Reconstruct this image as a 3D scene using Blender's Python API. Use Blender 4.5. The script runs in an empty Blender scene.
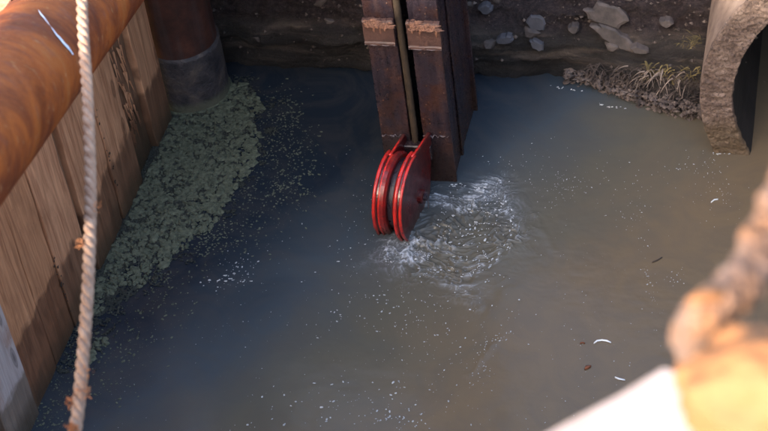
import bpy, bmesh, math, random
import numpy as np
from mathutils import Vector, Matrix, noise
R_ = math.radians
random.seed(7); np.random.seed(7)
sc = bpy.context.scene
COL = sc.collection

# ------------------------------------------------------------------ camera
CAM = np.array([0.0, 0.0, 6.7])
TH, RHO, PSI, FPX = R_(41.1), R_(8.6), R_(17.8), 1800.0
def yaw(v):
    return np.array([math.cos(PSI)*v[0]-math.sin(PSI)*v[1], math.sin(PSI)*v[0]+math.cos(PSI)*v[1], v[2]])
FW = yaw((0, math.cos(TH), -math.sin(TH)))
r0 = yaw((1, 0, 0)); u0 = yaw((0, math.sin(TH), math.cos(TH)))
RT = math.cos(RHO)*r0 - math.sin(RHO)*u0
UP = math.cos(RHO)*u0 + math.sin(RHO)*r0
cd = bpy.data.cameras.new('camera'); cam = bpy.data.objects.new('camera', cd); COL.objects.link(cam)
cam.matrix_world = Matrix(((RT[0], UP[0], -FW[0], CAM[0]), (RT[1], UP[1], -FW[1], CAM[1]),
                           (RT[2], UP[2], -FW[2], CAM[2]), (0, 0, 0, 1)))
cd.sensor_width = 36; cd.lens = 36*FPX/768.0
cd.clip_start = 0.05; cd.clip_end = 500
cd.dof.use_dof = True; cd.dof.focus_distance = 10.1; cd.dof.aperture_fstop = 4.2
sc.camera = cam

# ------------------------------------------------------------------ light
SUN_EL, SUN_AZ = R_(24), R_(180+26)          # azimuth clockwise from +Y: behind the camera, to the left
sd = Vector((math.sin(SUN_AZ)*math.cos(SUN_EL), math.cos(SUN_AZ)*math.cos(SUN_EL), math.sin(SUN_EL)))
w = bpy.data.worlds.new('World'); sc.world = w; w.use_nodes = True
nt = w.node_tree; nt.nodes.clear()
sk = nt.nodes.new('ShaderNodeTexSky'); sk.sky_type = 'NISHITA'; sk.sun_disc = False
sk.sun_elevation = SUN_EL; sk.sun_rotation = SUN_AZ; sk.dust_density = 4.0; sk.air_density = 1.0; sk.ozone_density = 0.5
bg = nt.nodes.new('ShaderNodeBackground'); bg.inputs[1].default_value = 0.15
wo = nt.nodes.new('ShaderNodeOutputWorld')
nt.links.new(sk.outputs[0], bg.inputs[0]); nt.links.new(bg.outputs[0], wo.inputs[0])
sl = bpy.data.lights.new('sun', 'SUN'); sl.energy = 2.0; sl.angle = R_(1.5); sl.color = (1.0, 0.91, 0.78)
so = bpy.data.objects.new('sun', sl); COL.objects.link(so)
so.rotation_euler = (-sd).to_track_quat('-Z', 'Y').to_euler()
sc.view_settings.view_transform = 'Standard'; sc.view_settings.look = 'None'
sc.view_settings.exposure = 2.65; sc.view_settings.gamma = 1.0

# ------------------------------------------------------------------ helpers
def at(x, y, z=0.0):
    """world point at height z seen through photo pixel x, y"""
    d = FW + RT*(x-384)/FPX - UP*(y-215.5)/FPX
    p = CAM + d*(z-CAM[2])/d[2]
    return Vector(p)
def far(x, y, dist):
    return Vector(CAM + (FW + RT*(x-384)/FPX - UP*(y-215.5)/FPX)*dist)

def fbm(P, octaves=4, H=0.6, lac=2.1, seed=0.0):
    o = Vector((seed*13.7, seed*7.3, seed*3.1))
    return noise.fractal(Vector(P)+o, H, lac, octaves)

def vnoise(x, y, seed=0):
    """vectorised 2D value noise, -1..1"""
    xi = np.floor(x).astype(np.int64); yi = np.floor(y).astype(np.int64)
    fx = x-xi; fy = y-yi
    fx = fx*fx*fx*(fx*(fx*6-15)+10); fy = fy*fy*fy*(fy*(fy*6-15)+10)
    def h(a, b):
        n = (a*374761393 + b*668265263 + seed*982451653) & 0xffffffff
        n = ((n ^ (n >> 13))*1274126177) & 0xffffffff
        n = n ^ (n >> 16)
        return (n & 0xffff)/32767.5-1
    return (h(xi, yi)*(1-fx)+h(xi+1, yi)*fx)*(1-fy)+(h(xi, yi+1)*(1-fx)+h(xi+1, yi+1)*fx)*fy
def vfbm(x, y, oct=4, seed=0):
    s = 0; a = 1.0; t = 0
    for i in range(oct):
        s = s+a*vnoise(x*2.03**i, y*2.03**i, seed+i*17); t += a; a *= .5
    return s/t

def mesh_obj(name, verts, faces, mat, parent=None, smooth=False, kind=None, mats=None):
    me = bpy.data.meshes.new(name); me.from_pydata([tuple(v) for v in verts], [], faces); me.update()
    if smooth: me.polygons.foreach_set('use_smooth', [True]*len(me.polygons))
    for m in (mats or [mat]): me.materials.append(m)
    o = bpy.data.objects.new(name, me); COL.objects.link(o)
    if parent: o.parent = parent
    if kind: o['kind'] = kind
    return o
def bm_obj(name, bm, mat, parent=None, smooth=False, kind=None):
    me = bpy.data.meshes.new(name); bm.to_mesh(me); bm.free()
    if smooth: me.polygons.foreach_set('use_smooth', [True]*len(me.polygons))
    me.materials.append(mat)
    o = bpy.data.objects.new(name, me); COL.objects.link(o)
    if parent: o.parent = parent
    if kind: o['kind'] = kind
    return o
def tag(o, label, cat, group=None):
    o['label'] = label; o['category'] = cat
    if group: o['group'] = group
    return o
def thing(name, label, cat, group=None, loc=(0, 0, 0)):
    o = bpy.data.objects.new(name, None); COL.objects.link(o); o.location = loc
    o.empty_display_size = .05
    return tag(o, label, cat, group)
def put(ch, par):                     # parent while keeping world coordinates baked in the mesh
    ch.parent = par
    ch.matrix_parent_inverse = Matrix.Translation(-par.location)
    return ch

def slab(x0, x1, y0, y1, z0, z1, step=0.08, jitter=0.0, seed=0, bevel=0.004):
    """box cut into a grid so its faces can be uneven; returns bmesh"""
    bm = bmesh.new()
    bmesh.ops.create_cube(bm, size=1)
    for v in bm.verts:
        v.co = Vector(((x0+x1)/2+v.co.x*(x1-x0), (y0+y1)/2+v.co.y*(y1-y0), (z0+z1)/2+v.co.z*(z1-z0)))
    if bevel: bmesh.ops.bevel(bm, geom=bm.edges[:], offset=bevel, segments=1, affect='EDGES')
    for ax, a, b in ((0, x0, x1), (1, y0, y1), (2, z0, z1)):
        n = int((b-a)/step)
        for i in range(1, n+1):
            c = [0, 0, 0]; c[ax] = a+(b-a)*i/(n+1); no = [0, 0, 0]; no[ax] = 1
            bmesh.ops.bisect_plane(bm, geom=bm.verts[:]+bm.edges[:]+bm.faces[:], plane_co=c, plane_no=no)
    if jitter:
        for v in bm.verts:
            v.co += noise.noise_vector(v.co*7+Vector((seed, seed*2, 0)))*jitter + noise.noise_vector(v.co*22+Vector((seed, 3, 0)))*jitter*.5
    return bm

def tube(pts, rad, seg=16, closed=True, fn=None):
    """tube along pts, rad float or list; fn(i,ang)->radius factor"""
    pts = [Vector(p) for p in pts]; n = len(pts)
    if not hasattr(rad, '__len__'): rad = [rad]*n
    V = []; Fc = []
    t = (pts[1]-pts[0]).normalized()
    a = t.cross(Vector((0, 0, 1)));
    if a.length < .1: a = t.cross(Vector((1, 0, 0)))
    a.normalize()
    for i in range(n):
        t = ((pts[min(i+1, n-1)]-pts[max(i-1, 0)])).normalized()
        a = (a - t*a.dot(t)).normalized(); b = t.cross(a)
        for k in range(seg):
            g = 2*math.pi*k/seg
            rr = rad[i]*(fn(i, g) if fn else 1)
            V.append(pts[i]+(a*math.cos(g)+b*math.sin(g))*rr)
    for i in range(n-1):
        for k in range(seg):
            k2 = (k+1) % seg
            Fc.append((i*seg+k, i*seg+k2, (i+1)*seg+k2, (i+1)*seg+k))
    if closed:
        Fc.append(tuple(range(seg-1, -1, -1))); Fc.append(tuple((n-1)*seg+k for k in range(seg)))
    return V, Fc

# ------------------------------------------------------------------ materials
class NT:
    def __init__(s, name):
        s.m = bpy.data.materials.new(name); s.m.use_nodes = True
        s.t = s.m.node_tree; s.b = s.t.nodes['Principled BSDF']; s.out = s.t.nodes['Material Output']
        s.geo = s.t.nodes.new('ShaderNodeNewGeometry'); s.pos = s.geo.outputs['Position']
    def link(s, a, b): s.t.links.new(a, b)
    def val(s, sock, v):
        if isinstance(v, (int, float)): sock.default_value = v
        elif isinstance(v, tuple): sock.default_value = v if len(v) == 4 or len(v) == 3 and sock.type == 'VECTOR' else (*v, 1)
        else: s.link(v, sock)
    def mapp(s, scale=(1, 1, 1), rot=(0, 0, 0), src=None):
        n = s.t.nodes.new('ShaderNodeMapping'); n.inputs['Scale'].default_value = scale; n.inputs['Rotation'].default_value = rot
        s.link(src or s.pos, n.inputs[0]); return n.outputs[0]
    def noise(s, scale, detail=5, rough=.55, vec=None, dist=0.0):
        n = s.t.nodes.new('ShaderNodeTexNoise'); n.inputs['Scale'].default_value = scale
        n.inputs['Detail'].default_value = detail; n.inputs['Roughness'].default_value = rough
        n.inputs['Distortion'].default_value = dist
        s.link(vec or s.pos, n.inputs['Vector']); return n.outputs[0]
    def voro(s, scale, feature='F1', vec=None):
        n = s.t.nodes.new('ShaderNodeTexVoronoi'); n.inputs['Scale'].default_value = scale; n.feature = feature
        s.link(vec or s.pos, n.inputs['Vector']); return n.outputs['Distance']
    def ramp(s, fac, *stops):
        n = s.t.nodes.new('ShaderNodeValToRGB'); e = n.color_ramp.elements
        while len(e) < len(stops): e.new(.5)
        for i, (p, c) in enumerate(stops):
            e[i].position = p; e[i].color = (c, c, c, 1) if isinstance(c, (int, float)) else (*c, 1)
        s.link(fac, n.inputs[0]); return n.outputs[0]
    def mix(s, fac, a, b, mode='MIX'):
        n = s.t.nodes.new('ShaderNodeMix'); n.data_type = 'RGBA'; n.blend_type = mode
        s.val(n.inputs[0], fac); s.val(n.inputs[6], a); s.val(n.inputs[7], b); return n.outputs[2]
    def math(s, op, a, b=0.0, clamp=False):
        n = s.t.nodes.new('ShaderNodeMath'); n.operation = op; n.use_clamp = clamp
        s.val(n.inputs[0], a); s.val(n.inputs[1], b); return n.outputs[0]
    def xyz(s, src=None):
        n = s.t.nodes.new('ShaderNodeSeparateXYZ'); s.link(src or s.pos, n.inputs[0]); return n.outputs
    def bump(s, h, strength=.5, dist=.01):
        n = s.t.nodes.new('ShaderNodeBump'); n.inputs['Strength'].default_value = strength
        n.inputs['Distance'].default_value = dist; s.link(h, n.inputs['Height'])
        s.link(n.outputs[0], s.b.inputs['Normal']); return n.outputs[0]
    def base(s, c): s.val(s.b.inputs['Base Color'], c)
    def rough(s, v): s.val(s.b.inputs['Roughness'], v)
    def metal(s, v): s.val(s.b.inputs['Metallic'], v)
    def spec(s, v): s.b.inputs['Specular IOR Level'].default_value = v

def rust_mat(name, dark, mid, bright, scale=6, rough=.75, bumps=.4, pits=True):
    n = NT(name)
    a = n.noise(scale, 8, .62); b = n.noise(scale*6, 5, .6)
    c = n.ramp(a, (.3, dark), (.48, mid), (.62, mid), (.78, bright))
    c2 = n.mix(n.ramp(b, (.45, 0.0), (.7, .55)), c, tuple(x*.55 for x in mid))
    n.base(c2); n.rough(n.ramp(a, (.3, rough-.15), (.7, rough+.1)))
    n.bump(n.math('ADD', b, n.math('MULTIPLY', n.noise(scale*20, 3), .4)), bumps, .006)
    return n.m

# wood sheet piling: dry weathered board above, wet below
def wood_mat(name, dry, dry2, wet, tide=.42, seed=0.0, hue=None):
    n = NT(name); x, y, z = n.xyz()
    g = n.noise(1.0, 6, .6, n.mapp((6, 20+seed, 1.5)), 1.6)
    fine = n.noise(1.0, 4, .6, n.mapp((20, 120, 5)))
    blotch = n.noise(3.2+seed*.1, 4, .6)
    c = n.mix(n.ramp(g, (.32, 0.0), (.68, 1.0)), dry, dry2)
    c = n.mix(n.ramp(fine, (.5, 0.0), (.75, .35)), c, tuple(v*.45 for v in dry2))
    c = n.mix(n.ramp(blotch, (.52, 0.0), (.72, .55)), c, (.30, .13, .06))
    wn = n.noise(7, 4, .6)
    h = n.math('ADD', z, n.math('MULTIPLY', n.math('SUBTRACT', wn, .5), .26))
    kn = n.voro(1.0, 'F1', n.mapp((1, 5.5+seed*.2, 2.1)))
    c = n.mix(n.ramp(kn, (.05, .85), (.10, .45), (.13, .7), (.17, 0.0)), c, tuple(v*.35 for v in dry2))
    wetf = n.ramp(n.math('DIVIDE', h, 1.0), (tide-.03, 1.0), (tide+.025, 0.0))
    wc = n.mix(n.ramp(g, (.35, 0.0), (.65, 1.0)), wet, tuple(v*.6 for v in wet))
    c = n.mix(n.math('MULTIPLY', wetf, .78), c, wc)
    damp = n.ramp(h, (.0, 1.0), (.12, .5), (.2, 0.0))
    c = n.mix(n.math('MULTIPLY', damp, .8), c, (.035, .03, .018))
    spots = n.ramp(n.voro(38), (.06, 1.0), (.12, 0.0))
    c = n.mix(n.math('MULTIPLY', spots, n.ramp(blotch, (.5, 0.0), (.6, .7))), c, (.03, .02, .015))
    n.base(c); n.rough(n.mix(wetf, (.8, .8, .8), (.42, .42, .42)))
    n.bump(n.math('ADD', g, n.math('MULTIPLY', fine, .6)), .55, .006)
    return n.m
M = {}
M['wood_pink'] = wood_mat('weathered_wood_pink', (.74, .385, .205), (.40, .175, .085), (.15, .072, .044), .40, 0)
M['wood_tan'] = wood_mat('weathered_wood_tan', (.64, .31, .15), (.34, .145, .065), (.16, .068, .038), .46, 3)
M['wood_dark'] = wood_mat('weathered_wood_dark', (.32, .165, .09), (.14, .07, .038), (.09, .055, .035), .40, 6)
M['wood_pale'] = wood_mat('weathered_wood_pale', (.52, .45, .43), (.38, .31, .29), (.20, .14, .09), .34, 9)
M['pipe_rust'] = rust_mat('orange_rust', (.16, .05, .022), (.33, .105, .035), (.46, .19, .07), 3.2, .62, .35)
def big_pipe_mat():
    n = NT('blistered_orange_rust')
    a = n.noise(3.0, 8, .65, dist=.6); b = n.noise(22, 6, .6); c0 = n.noise(9, 5, .6)
    c = n.ramp(a, (.28, (.085, .020, .009)), (.45, (.17, .038, .010)), (.6, (.32, .078, .014)), (.76, (.33, .12, .032)))
    c = n.mix(n.ramp(c0, (.55, 0.0), (.72, .55)), c, (.16, .055, .04))
    c = n.mix(n.ramp(b, (.6, 0.0), (.72, .5)), c, (.42, .22, .10))
    pit = n.ramp(n.voro(26), (.05, 1.0), (.11, 0.0))
    c = n.mix(n.math('MULTIPLY', pit, n.ramp(c0, (.5, 0.0), (.58, .9))), c, (.05, .02, .02))
    n.base(c); n.rough(n.ramp(b, (.3, .6), (.7, .8))); n.spec(.15)
    n.bump(n.math('ADD', n.math('MULTIPLY', b, .6), c0), .3, .008); return n.m
M['big_pipe'] = big_pipe_mat()
def pile_mat():
    n = NT('dark_red_rust_pile'); x, y, z = n.xyz()
    a = n.noise(8, 7, .65); b = n.noise(30, 5, .6)
    c = n.ramp(a, (.3, (.022, .009, .007)), (.55, (.06, .02, .013)), (.75, (.10, .036, .022)))
    c = n.mix(n.ramp(n.noise(1, 4, .6, n.mapp((14, 14, 1.2))), (.5, 0.0), (.7, .5)), c, (.06, .048, .05))
    n.base(c); n.rough(.6); n.bump(b, .4, .006); return n.m
M['pile'] = pile_mat()
def scale_mat():
    n = NT('grey_wet_scale'); a = n.noise(9, 7, .65); b = n.noise(36, 5, .6)
    z = n.xyz()[2]
    c = n.ramp(a, (.32, (.018, .018, .024)), (.5, (.055, .047, .05)), (.7, (.11, .085, .07)))
    c = n.mix(n.ramp(z, (.0, .9), (.05, .7), (.09, 0.0)), c, (.12, .12, .08))
    n.base(c); n.rough(.5); n.bump(n.math('ADD', a, b), .7, .012); return n.m
M['scale'] = scale_mat()
def column_mat(name, orange=.5):
    n = NT(name); x, y, z = n.xyz()
    a = n.noise(9, 7, .62); b = n.noise(48, 5, .6); s = n.noise(1, 5, .6, n.mapp((26, 26, 2.2)))
    c = n.ramp(s, (.3, (.008, .006, .009)), (.55, (.030, .021, .028)), (.8, (.08, .045, .04)))
    c = n.mix(n.ramp(a, (.52-.1*orange, 0.0), (.68, .8)), c, (.055, .022, .014))
    sp = n.ramp(n.voro(34), (.07, 1.0), (.16, 0.0))
    c = n.mix(n.math('MULTIPLY', sp, n.ramp(a, (.45, 0.0), (.56, .95))), c, (.24, .10, .045))
    low = n.ramp(n.math('ADD', z, n.math('MULTIPLY', a, .25)), (.24, 1.0), (.5, 0.0))
    c = n.mix(n.math('MULTIPLY', low, .75), c, (.04, .02, .012))
    wear = n.ramp(n.noise(5, 6, .7, n.mapp((1, 1, .35))), (.52, 0.0), (.6, .8))
    c = n.mix(n.math('MULTIPLY', wear, .35+.3*orange), c, (.08, .036, .026))
    n.base(c); n.rough(n.ramp(b, (.35, .2), (.7, .48))); n.metal(.2)
    n.bump(n.math('ADD', b, n.math('MULTIPLY', sp, .8)), .5, .006); return n.m
M['column'] = column_mat('dark_rusted_steel')
M['column_side'] = column_mat('dark_rusted_steel_side', 0)
M['rod'] = rust_mat('brown_rust_rod', (.015, .010, .007), (.045, .028, .015), (.10, .055, .025), 16, .7, .6)
M['flake'] = rust_mat('orange_flaking_rust', (.12, .05, .03), (.26, .12, .07), (.40, .26, .21), 22, .6, .7)
M['band'] = rust_mat('brown_band_steel', (.045, .026, .024), (.10, .05, .038), (.20, .085, .04), 12, .5, .5)
M['edge'] = rust_mat('worn_bright_edge', (.06, .04, .04), (.15, .115, .12), (.3, .25, .25), 30, .4, .4)
def red_mat(name, c0, c1, worn=.5):
    n = NT(name); a = n.noise(14, 6, .65); b = n.noise(60, 4, .6)
    c = n.mix(n.ramp(a, (.4, 0.0), (.65, 1.0)), c0, c1)
    c = n.mix(n.ramp(b, (.62-.08*worn, 0.0), (.7, .9)), c, (.07, .02, .016))
    z = n.xyz()[2]; zz = n.math('ADD', z, n.math('MULTIPLY', a, .12))
    c = n.mix(n.ramp(zz, (.07, .75), (.12, .45), (.17, 0.0)), c, (.05, .032, .024))
    sc_ = n.noise(24, 5, .7, n.mapp((1, 1, .25)))
    c = n.mix(n.ramp(sc_, (.60, 0.0), (.66, .8)), c, (.10, .045, .035))
    n.base(c); n.rough(n.ramp(a, (.3, .22), (.7, .45))); n.bump(b, .25, .004)
    n.b.inputs['Coat Weight'].default_value = .4; n.b.inputs['Coat Roughness'].default_value = .12
    return n.m
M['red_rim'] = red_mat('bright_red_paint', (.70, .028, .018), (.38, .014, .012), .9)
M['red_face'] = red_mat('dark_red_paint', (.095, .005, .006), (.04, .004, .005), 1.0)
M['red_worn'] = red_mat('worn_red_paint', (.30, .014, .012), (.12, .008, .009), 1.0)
M['sheave'] = rust_mat('greasy_dark_sheave', (.012, .009, .012), (.03, .02, .028), (.09, .07, .10), 20, .35, .4)
def concrete_mat():
    n = NT('pitted_brown_concrete'); x, y, z = n.xyz()
    a = n.noise(9, 8, .7); b = n.noise(55, 7, .72); v = n.voro(48)
    c = n.ramp(a, (.3, (.075, .047, .036)), (.5, (.17, .112, .085)), (.7, (.29, .205, .16)))
    c = n.mix(n.ramp(b, (.36, .85), (.5, 0.0)), c, (.03, .02, .018))
    alg = n.ramp(n.math('ADD', z, n.math('MULTIPLY', a, .14)), (.0, 1.0), (.24, .8), (.36, 0.0))
    c = n.mix(n.math('MULTIPLY', alg, .7), c, (.10, .065, .025))
    n.base(c); n.rough(.8); n.bump(n.math('ADD', b, n.math('MULTIPLY', v, .5)), .9, .016); return n.m
M['concrete'] = concrete_mat()
def conc_smooth():
    n = NT('smooth_pipe_concrete'); a = n.noise(8, 7, .6); b = n.noise(50, 4)
    c = n.ramp(a, (.3, (.15, .095, .068)), (.55, (.25, .17, .125)), (.75, (.33, .235, .18)))
    n.base(c); n.rough(.75); n.bump(b, .3, .004); return n.m
M['concrete_smooth'] = conc_smooth()
def earth_mat():
    n = NT('wet_dark_clay_and_gravel'); x, y, z = n.xyz()
    str_ = n.noise(1, 7, .62, n.mapp((1.6, 4, 13)), .7)
    a = n.noise(4, 8, .62); b = n.noise(30, 8, .78); v = n.voro(44)
    lower = n.ramp(str_, (.3, (.012, .010, .010)), (.5, (.045, .035, .029)), (.72, (.17, .125, .095)))
    upper = n.ramp(b, (.32, (.012, .008, .008)), (.5, (.036, .022, .021)), (.7, (.095, .062, .055)))
    zz = n.math('ADD', z, n.math('MULTIPLY', n.math('SUBTRACT', a, .5), .16))
    c = n.mix(n.ramp(zz, (.30, 0.0), (.36, 1.0)), lower, upper)
    c = n.mix(n.math('MULTIPLY', n.ramp(v, (.08, 1.0), (.15, 0.0)), n.ramp(a, (.45, 0.0), (.6, .8))), c, (.16, .13, .12))
    c = n.mix(n.ramp(zz, (.0, .8), (.16, 0.0)), c, (.015, .013, .012))
    n.base(c); n.rough(n.ramp(a, (.3, .45), (.7, .85))); n.bump(n.math('ADD', n.math('MULTIPLY', b, 1.2), str_), 1.0, .035); return n.m
M['earth'] = earth_mat()
def stone_mat(name, c0, c1):
    n = NT(name); a = n.noise(10, 6, .6); b = n.noise(50, 4)
    n.base(n.mix(n.ramp(a, (.35, 0.0), (.65, 1.0)), c0, c1)); n.rough(.7); n.bump(n.math('ADD', a, b), .4, .006); return n.m
M['stone_warm'] = stone_mat('warm_grey_stone', (.040, .031, .028), (.10, .077, .068))
M['stone_blue'] = stone_mat('blue_grey_stone', (.04, .038, .044), (.07, .066, .074))
def simple(name, c0, c1, rough=.7, scale=12, bump=.3, d=.004):
    n = NT(name); a = n.noise(scale, 5, .6)
    n.base(n.mix(n.ramp(a, (.35, 0.0), (.65, 1.0)), c0, c1)); n.rough(rough); n.bump(n.noise(scale*4, 3), bump, d); return n.m
M['scum'] = simple('grey_green_scum', (.055, .066, .044), (.125, .138, .092), .8, 40, .6, .006)
def film_mat():
    n = NT('grey_green_scum_film'); a = n.noise(95, 6, .75); b = n.noise(8, 5, .6); v = n.voro(80, vec=n.mapp((1, .8, 1)))
    c = n.ramp(a, (.36, (.022, .027, .022)), (.5, (.058, .066, .050)), (.64, (.15, .158, .122)))
    c = n.mix(n.ramp(b, (.4, .75), (.62, 0.0)), c, (.034, .042, .034))
    c = n.mix(n.ramp(v, (.35, 0.0), (.65, .6)), c, (.022, .028, .026))
    n.base(c); n.rough(.75); n.bump(n.math('ADD', a, n.math('MULTIPLY', v, -1.0)), 1.0, .02); return n.m
M['scum_mat'] = film_mat()
M['foam'] = simple('white_foam_fleck', (.26, .27, .28), (.56, .56, .56), .5, 40)
M['straw'] = simple('straw_yellow', (.10, .075, .024), (.20, .145, .055), .8, 8)
M['root'] = simple('brown_root', (.03, .02, .016), (.10, .07, .055), .8, 8)
M['reed'] = simple('pale_wet_reed', (.11, .08, .06), (.28, .21, .165), .6, 8)
M['bank'] = simple('sandy_bank', (.20, .17, .14), (.28, .24, .20), .9, 3, .6, .02)
M['deck'] = simple('grey_shade_deck', (.10, .10, .11), (.16, .16, .17), .6, 3)
M['rope'] = simple('pale_hemp_rope', (.22, .125, .082), (.34, .22, .155), .85, 30, .6, .004)
M['fray'] = simple('orange_rope_fray', (.38, .13, .045), (.5, .22, .10), .9, 20)
M['mark'] = simple('pale_blue_paint_mark', (.62, .66, .80), (.78, .80, .9), .6, 30)
M['leaf'] = simple('orange_dead_leaf', (.20, .06, .02), (.12, .04, .02), .7, 30)
M['plastic'] = simple('white_plastic', (.75, .75, .75), (.85, .85, .85), .4, 30)
M['canvas'] = simple('pale_dusty_concrete', (.24, .19, .18), (.34, .28, .27), .85, 6, .3)
M['clay'] = simple('orange_rusty_clay', (.14, .052, .015), (.19, .08, .028), .8, 7, .5, .01)
M['bark'] = simple('peach_grey_bark', (.15, .065, .026), (.085, .066, .066), .85, 16, .9, .02)
M['nail'] = simple('black_nail', (.02, .015, .012), (.04, .03, .02), .5, 30)
M['rubble'] = simple('brown_rubble', (.035, .024, .02), (.15, .11, .09), .7, 14, .8, .01)
M['inner'] = simple('shade_dark_pipe_inside', (.012, .010, .009), (.025, .02, .018), .8, 6)  # deep shade inside the pipe painted as near-black concrete
def water_mat():
    n = NT('silty_water_painted_light'); x, y, z = n.xyz()
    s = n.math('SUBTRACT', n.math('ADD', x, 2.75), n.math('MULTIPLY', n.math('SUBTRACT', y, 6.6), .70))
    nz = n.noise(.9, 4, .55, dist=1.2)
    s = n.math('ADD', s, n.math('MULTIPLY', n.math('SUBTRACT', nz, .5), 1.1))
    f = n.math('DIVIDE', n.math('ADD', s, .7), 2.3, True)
    c = n.ramp(f, (0.0, (.015, .022, .033)), (.3, (.050, .062, .073)), (.58, (.094, .084, .063)), (1.0, (.142, .100, .060)))  # sky reflection and back left shade painted into the water colour
    sw = n.noise(2.6, 5, .6, dist=2.5)
    c = n.mix(n.ramp(sw, (.42, 0.0), (.62, .22)), c, (.07, .062, .055))
    # silt browns the right-hand side; the sunlight there is painted in too
    n.base(c); 
    at_ = n.t.nodes.new('ShaderNodeAttribute'); at_.attribute_name = 'foam'
    fm = at_.outputs['Fac']
    c = n.mix(fm, c, (.50, .52, .56)); n.base(c)
    n.rough(n.ramp(fm, (0.0, .19), (1.0, .4))); n.b.inputs['IOR'].default_value = 1.33
    n.bump(n.noise(9, 4, .55), .10, .02); return n.m
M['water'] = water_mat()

# ------------------------------------------------------------------ water
bc = at(447, 232); BX, BY = bc.x, bc.y
gx = np.concatenate([np.arange(-4.6, BX-.55, .0125), np.arange(BX-.55, BX+.52, .0045), np.arange(BX+.52, 1.6, .0125), [1.6]])
gy = np.concatenate([np.arange(5.0, BY-.52, .0125), np.arange(BY-.52, BY+.5, .0045), np.arange(BY+.5, 9.4, .0125)])
X, Y = np.meshgrid(gx, gy)
dx, dy = X-BX, Y-BY
wx = X+.05*vfbm(X*6, Y*6, 2, 5); wy = Y+.05*vfbm(X*6, Y*6, 2, 9)
ang = np.arctan2(dy, dx)
rr = np.sqrt((dx*1.15)**2+(dy*.95)**2)*(1+.24*vfbm(np.cos(ang)*1.9+4, np.sin(ang)*1.9, 3, 3)+.14*vfbm(X*7, Y*7, 2, 4))
mask = 1/(1+np.exp((rr-.39)/.05))
# swirl the lookup coordinates round the outflow so that crests bend into arcs
sw = .75*np.exp(-(rr/.33)**2)+.5*vfbm(X*3, Y*3, 2, 91)
sx_ = BX+dx*np.cos(sw)-dy*np.sin(sw)+.035*vfbm(X*9, Y*9, 2, 5); sy_ = BY+dx*np.sin(sw)+dy*np.cos(sw)+.035*vfbm(X*9, Y*9, 2, 6)
r1 = np.clip(1-np.abs(vfbm(sx_*8, sy_*15, 3, 21))*2.6, 0, 1)
r2 = np.clip(1-np.abs(vfbm(sx_*19, sy_*30, 2, 33))*2.4, 0, 1)
ring = np.sin(rr*58+3*vfbm(X*5, Y*5, 2, 8))
amp_ = mask*(.55+.45*vnoise(X*5, Y*5, 12))
Zw = amp_*(.027*r1**2+.013*r2**2+.001*ring+.008*vfbm(X*20, Y*26, 3, 61))
ringout = np.exp(-((rr-.40)/.03)**2)*np.clip(.5+vfbm(X*4, Y*4, 2, 77), 0, 1)
Zw += .006*ringout
for (k_, a_, o_) in ((30, .0016, .0), (24, .0010, 2.0)):
    Zw += a_*np.sin(rr*k_+o_+2*vfbm(X*3, Y*3, 2, 18))*np.exp(-np.clip(rr-.38, 0, 9)/.22)*(rr > .3)
Zw += .0010*vfbm(X*3.1, Y*4.3, 3, 40)+.0006*vfbm(X*15, Y*22, 2, 50)
# aeration plus painted sky glints: thin connected pale filaments on the crests
patch = np.clip(.42+1.7*vfbm(X*4.5, Y*5.5, 3, 141), 0, 1)
fil = np.clip((r1-.80)/.16, 0, 1)*.8+np.clip((r2-.84)/.14, 0, 1)*.65
lace = np.clip((1-np.abs(vfbm(sx_*40, sy_*52, 2, 233))*3.2-.55)/.4, 0, 1)
foam = mask*patch*np.clip(fil*(.45+.8*lace)+.45*lace*np.clip((patch-.55)/.3, 0, 1)+.10*np.clip((patch-.75)/.2, 0, 1), 0, 1)
foam += .55*np.exp(-((rr-.41)/.012)**2)*np.clip(vfbm(X*6, Y*6, 2, 177)*2.2, 0, 1)*lace
foam = np.clip(foam*1.2, 0, .9)
# wake trails
def trail(pts, width, amp):
    global Zw
    for (a, b) in zip(pts[:-1], pts[1:]):
        a = at(*a); b = at(*b); L = (b-a).length
        tx, ty = (b.x-a.x)/L, (b.y-a.y)/L
        s = (X-a.x)*tx+(Y-a.y)*ty; t = -(X-a.x)*ty+(Y-a.y)*tx
        m = np.exp(-(t/width)**2)*(s > -.02)*(s < L+.02)
        Zw += amp*m*(.5+.8*vfbm(X*20, Y*20, 2, 60))
trail([(468, 375), (485, 355), (500, 338)], .02, .006)
trail([(553, 250), (535, 215), (522, 195)], .02, .003)
trail([(190, 285), (235, 283), (255, 270)], .03, .004)
nx, ny = len(gx), len(gy)
co = np.stack([X.ravel(), Y.ravel(), Zw.ravel()], 1)
idx = np.arange(nx*ny).reshape(ny, nx)
q = np.stack([idx[:-1, :-1].ravel(), idx[:-1, 1:].ravel(), idx[1:, 1:].ravel(), idx[1:, :-1].ravel()], 1)
me = bpy.data.meshes.new('water'); me.vertices.add(len(co)); me.vertices.foreach_set('co', co.ravel())
me.loops.add(q.size); me.loops.foreach_set('vertex_index', q.ravel())
me.polygons.add(len(q)); me.polygons.foreach_set('loop_start', np.arange(0, q.size, 4)); me.polygons.foreach_set('loop_total', np.full(len(q), 4))
me.polygons.foreach_set('use_smooth', np.ones(len(q), bool)); me.update()
fa = me.attributes.new('foam', 'FLOAT', 'POINT'); fa.data.foreach_set('value', foam.ravel().astype(np.float32))
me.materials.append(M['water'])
wobj = bpy.data.objects.new('water', me); COL.objects.link(wobj); wobj['kind'] = 'structure'
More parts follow.
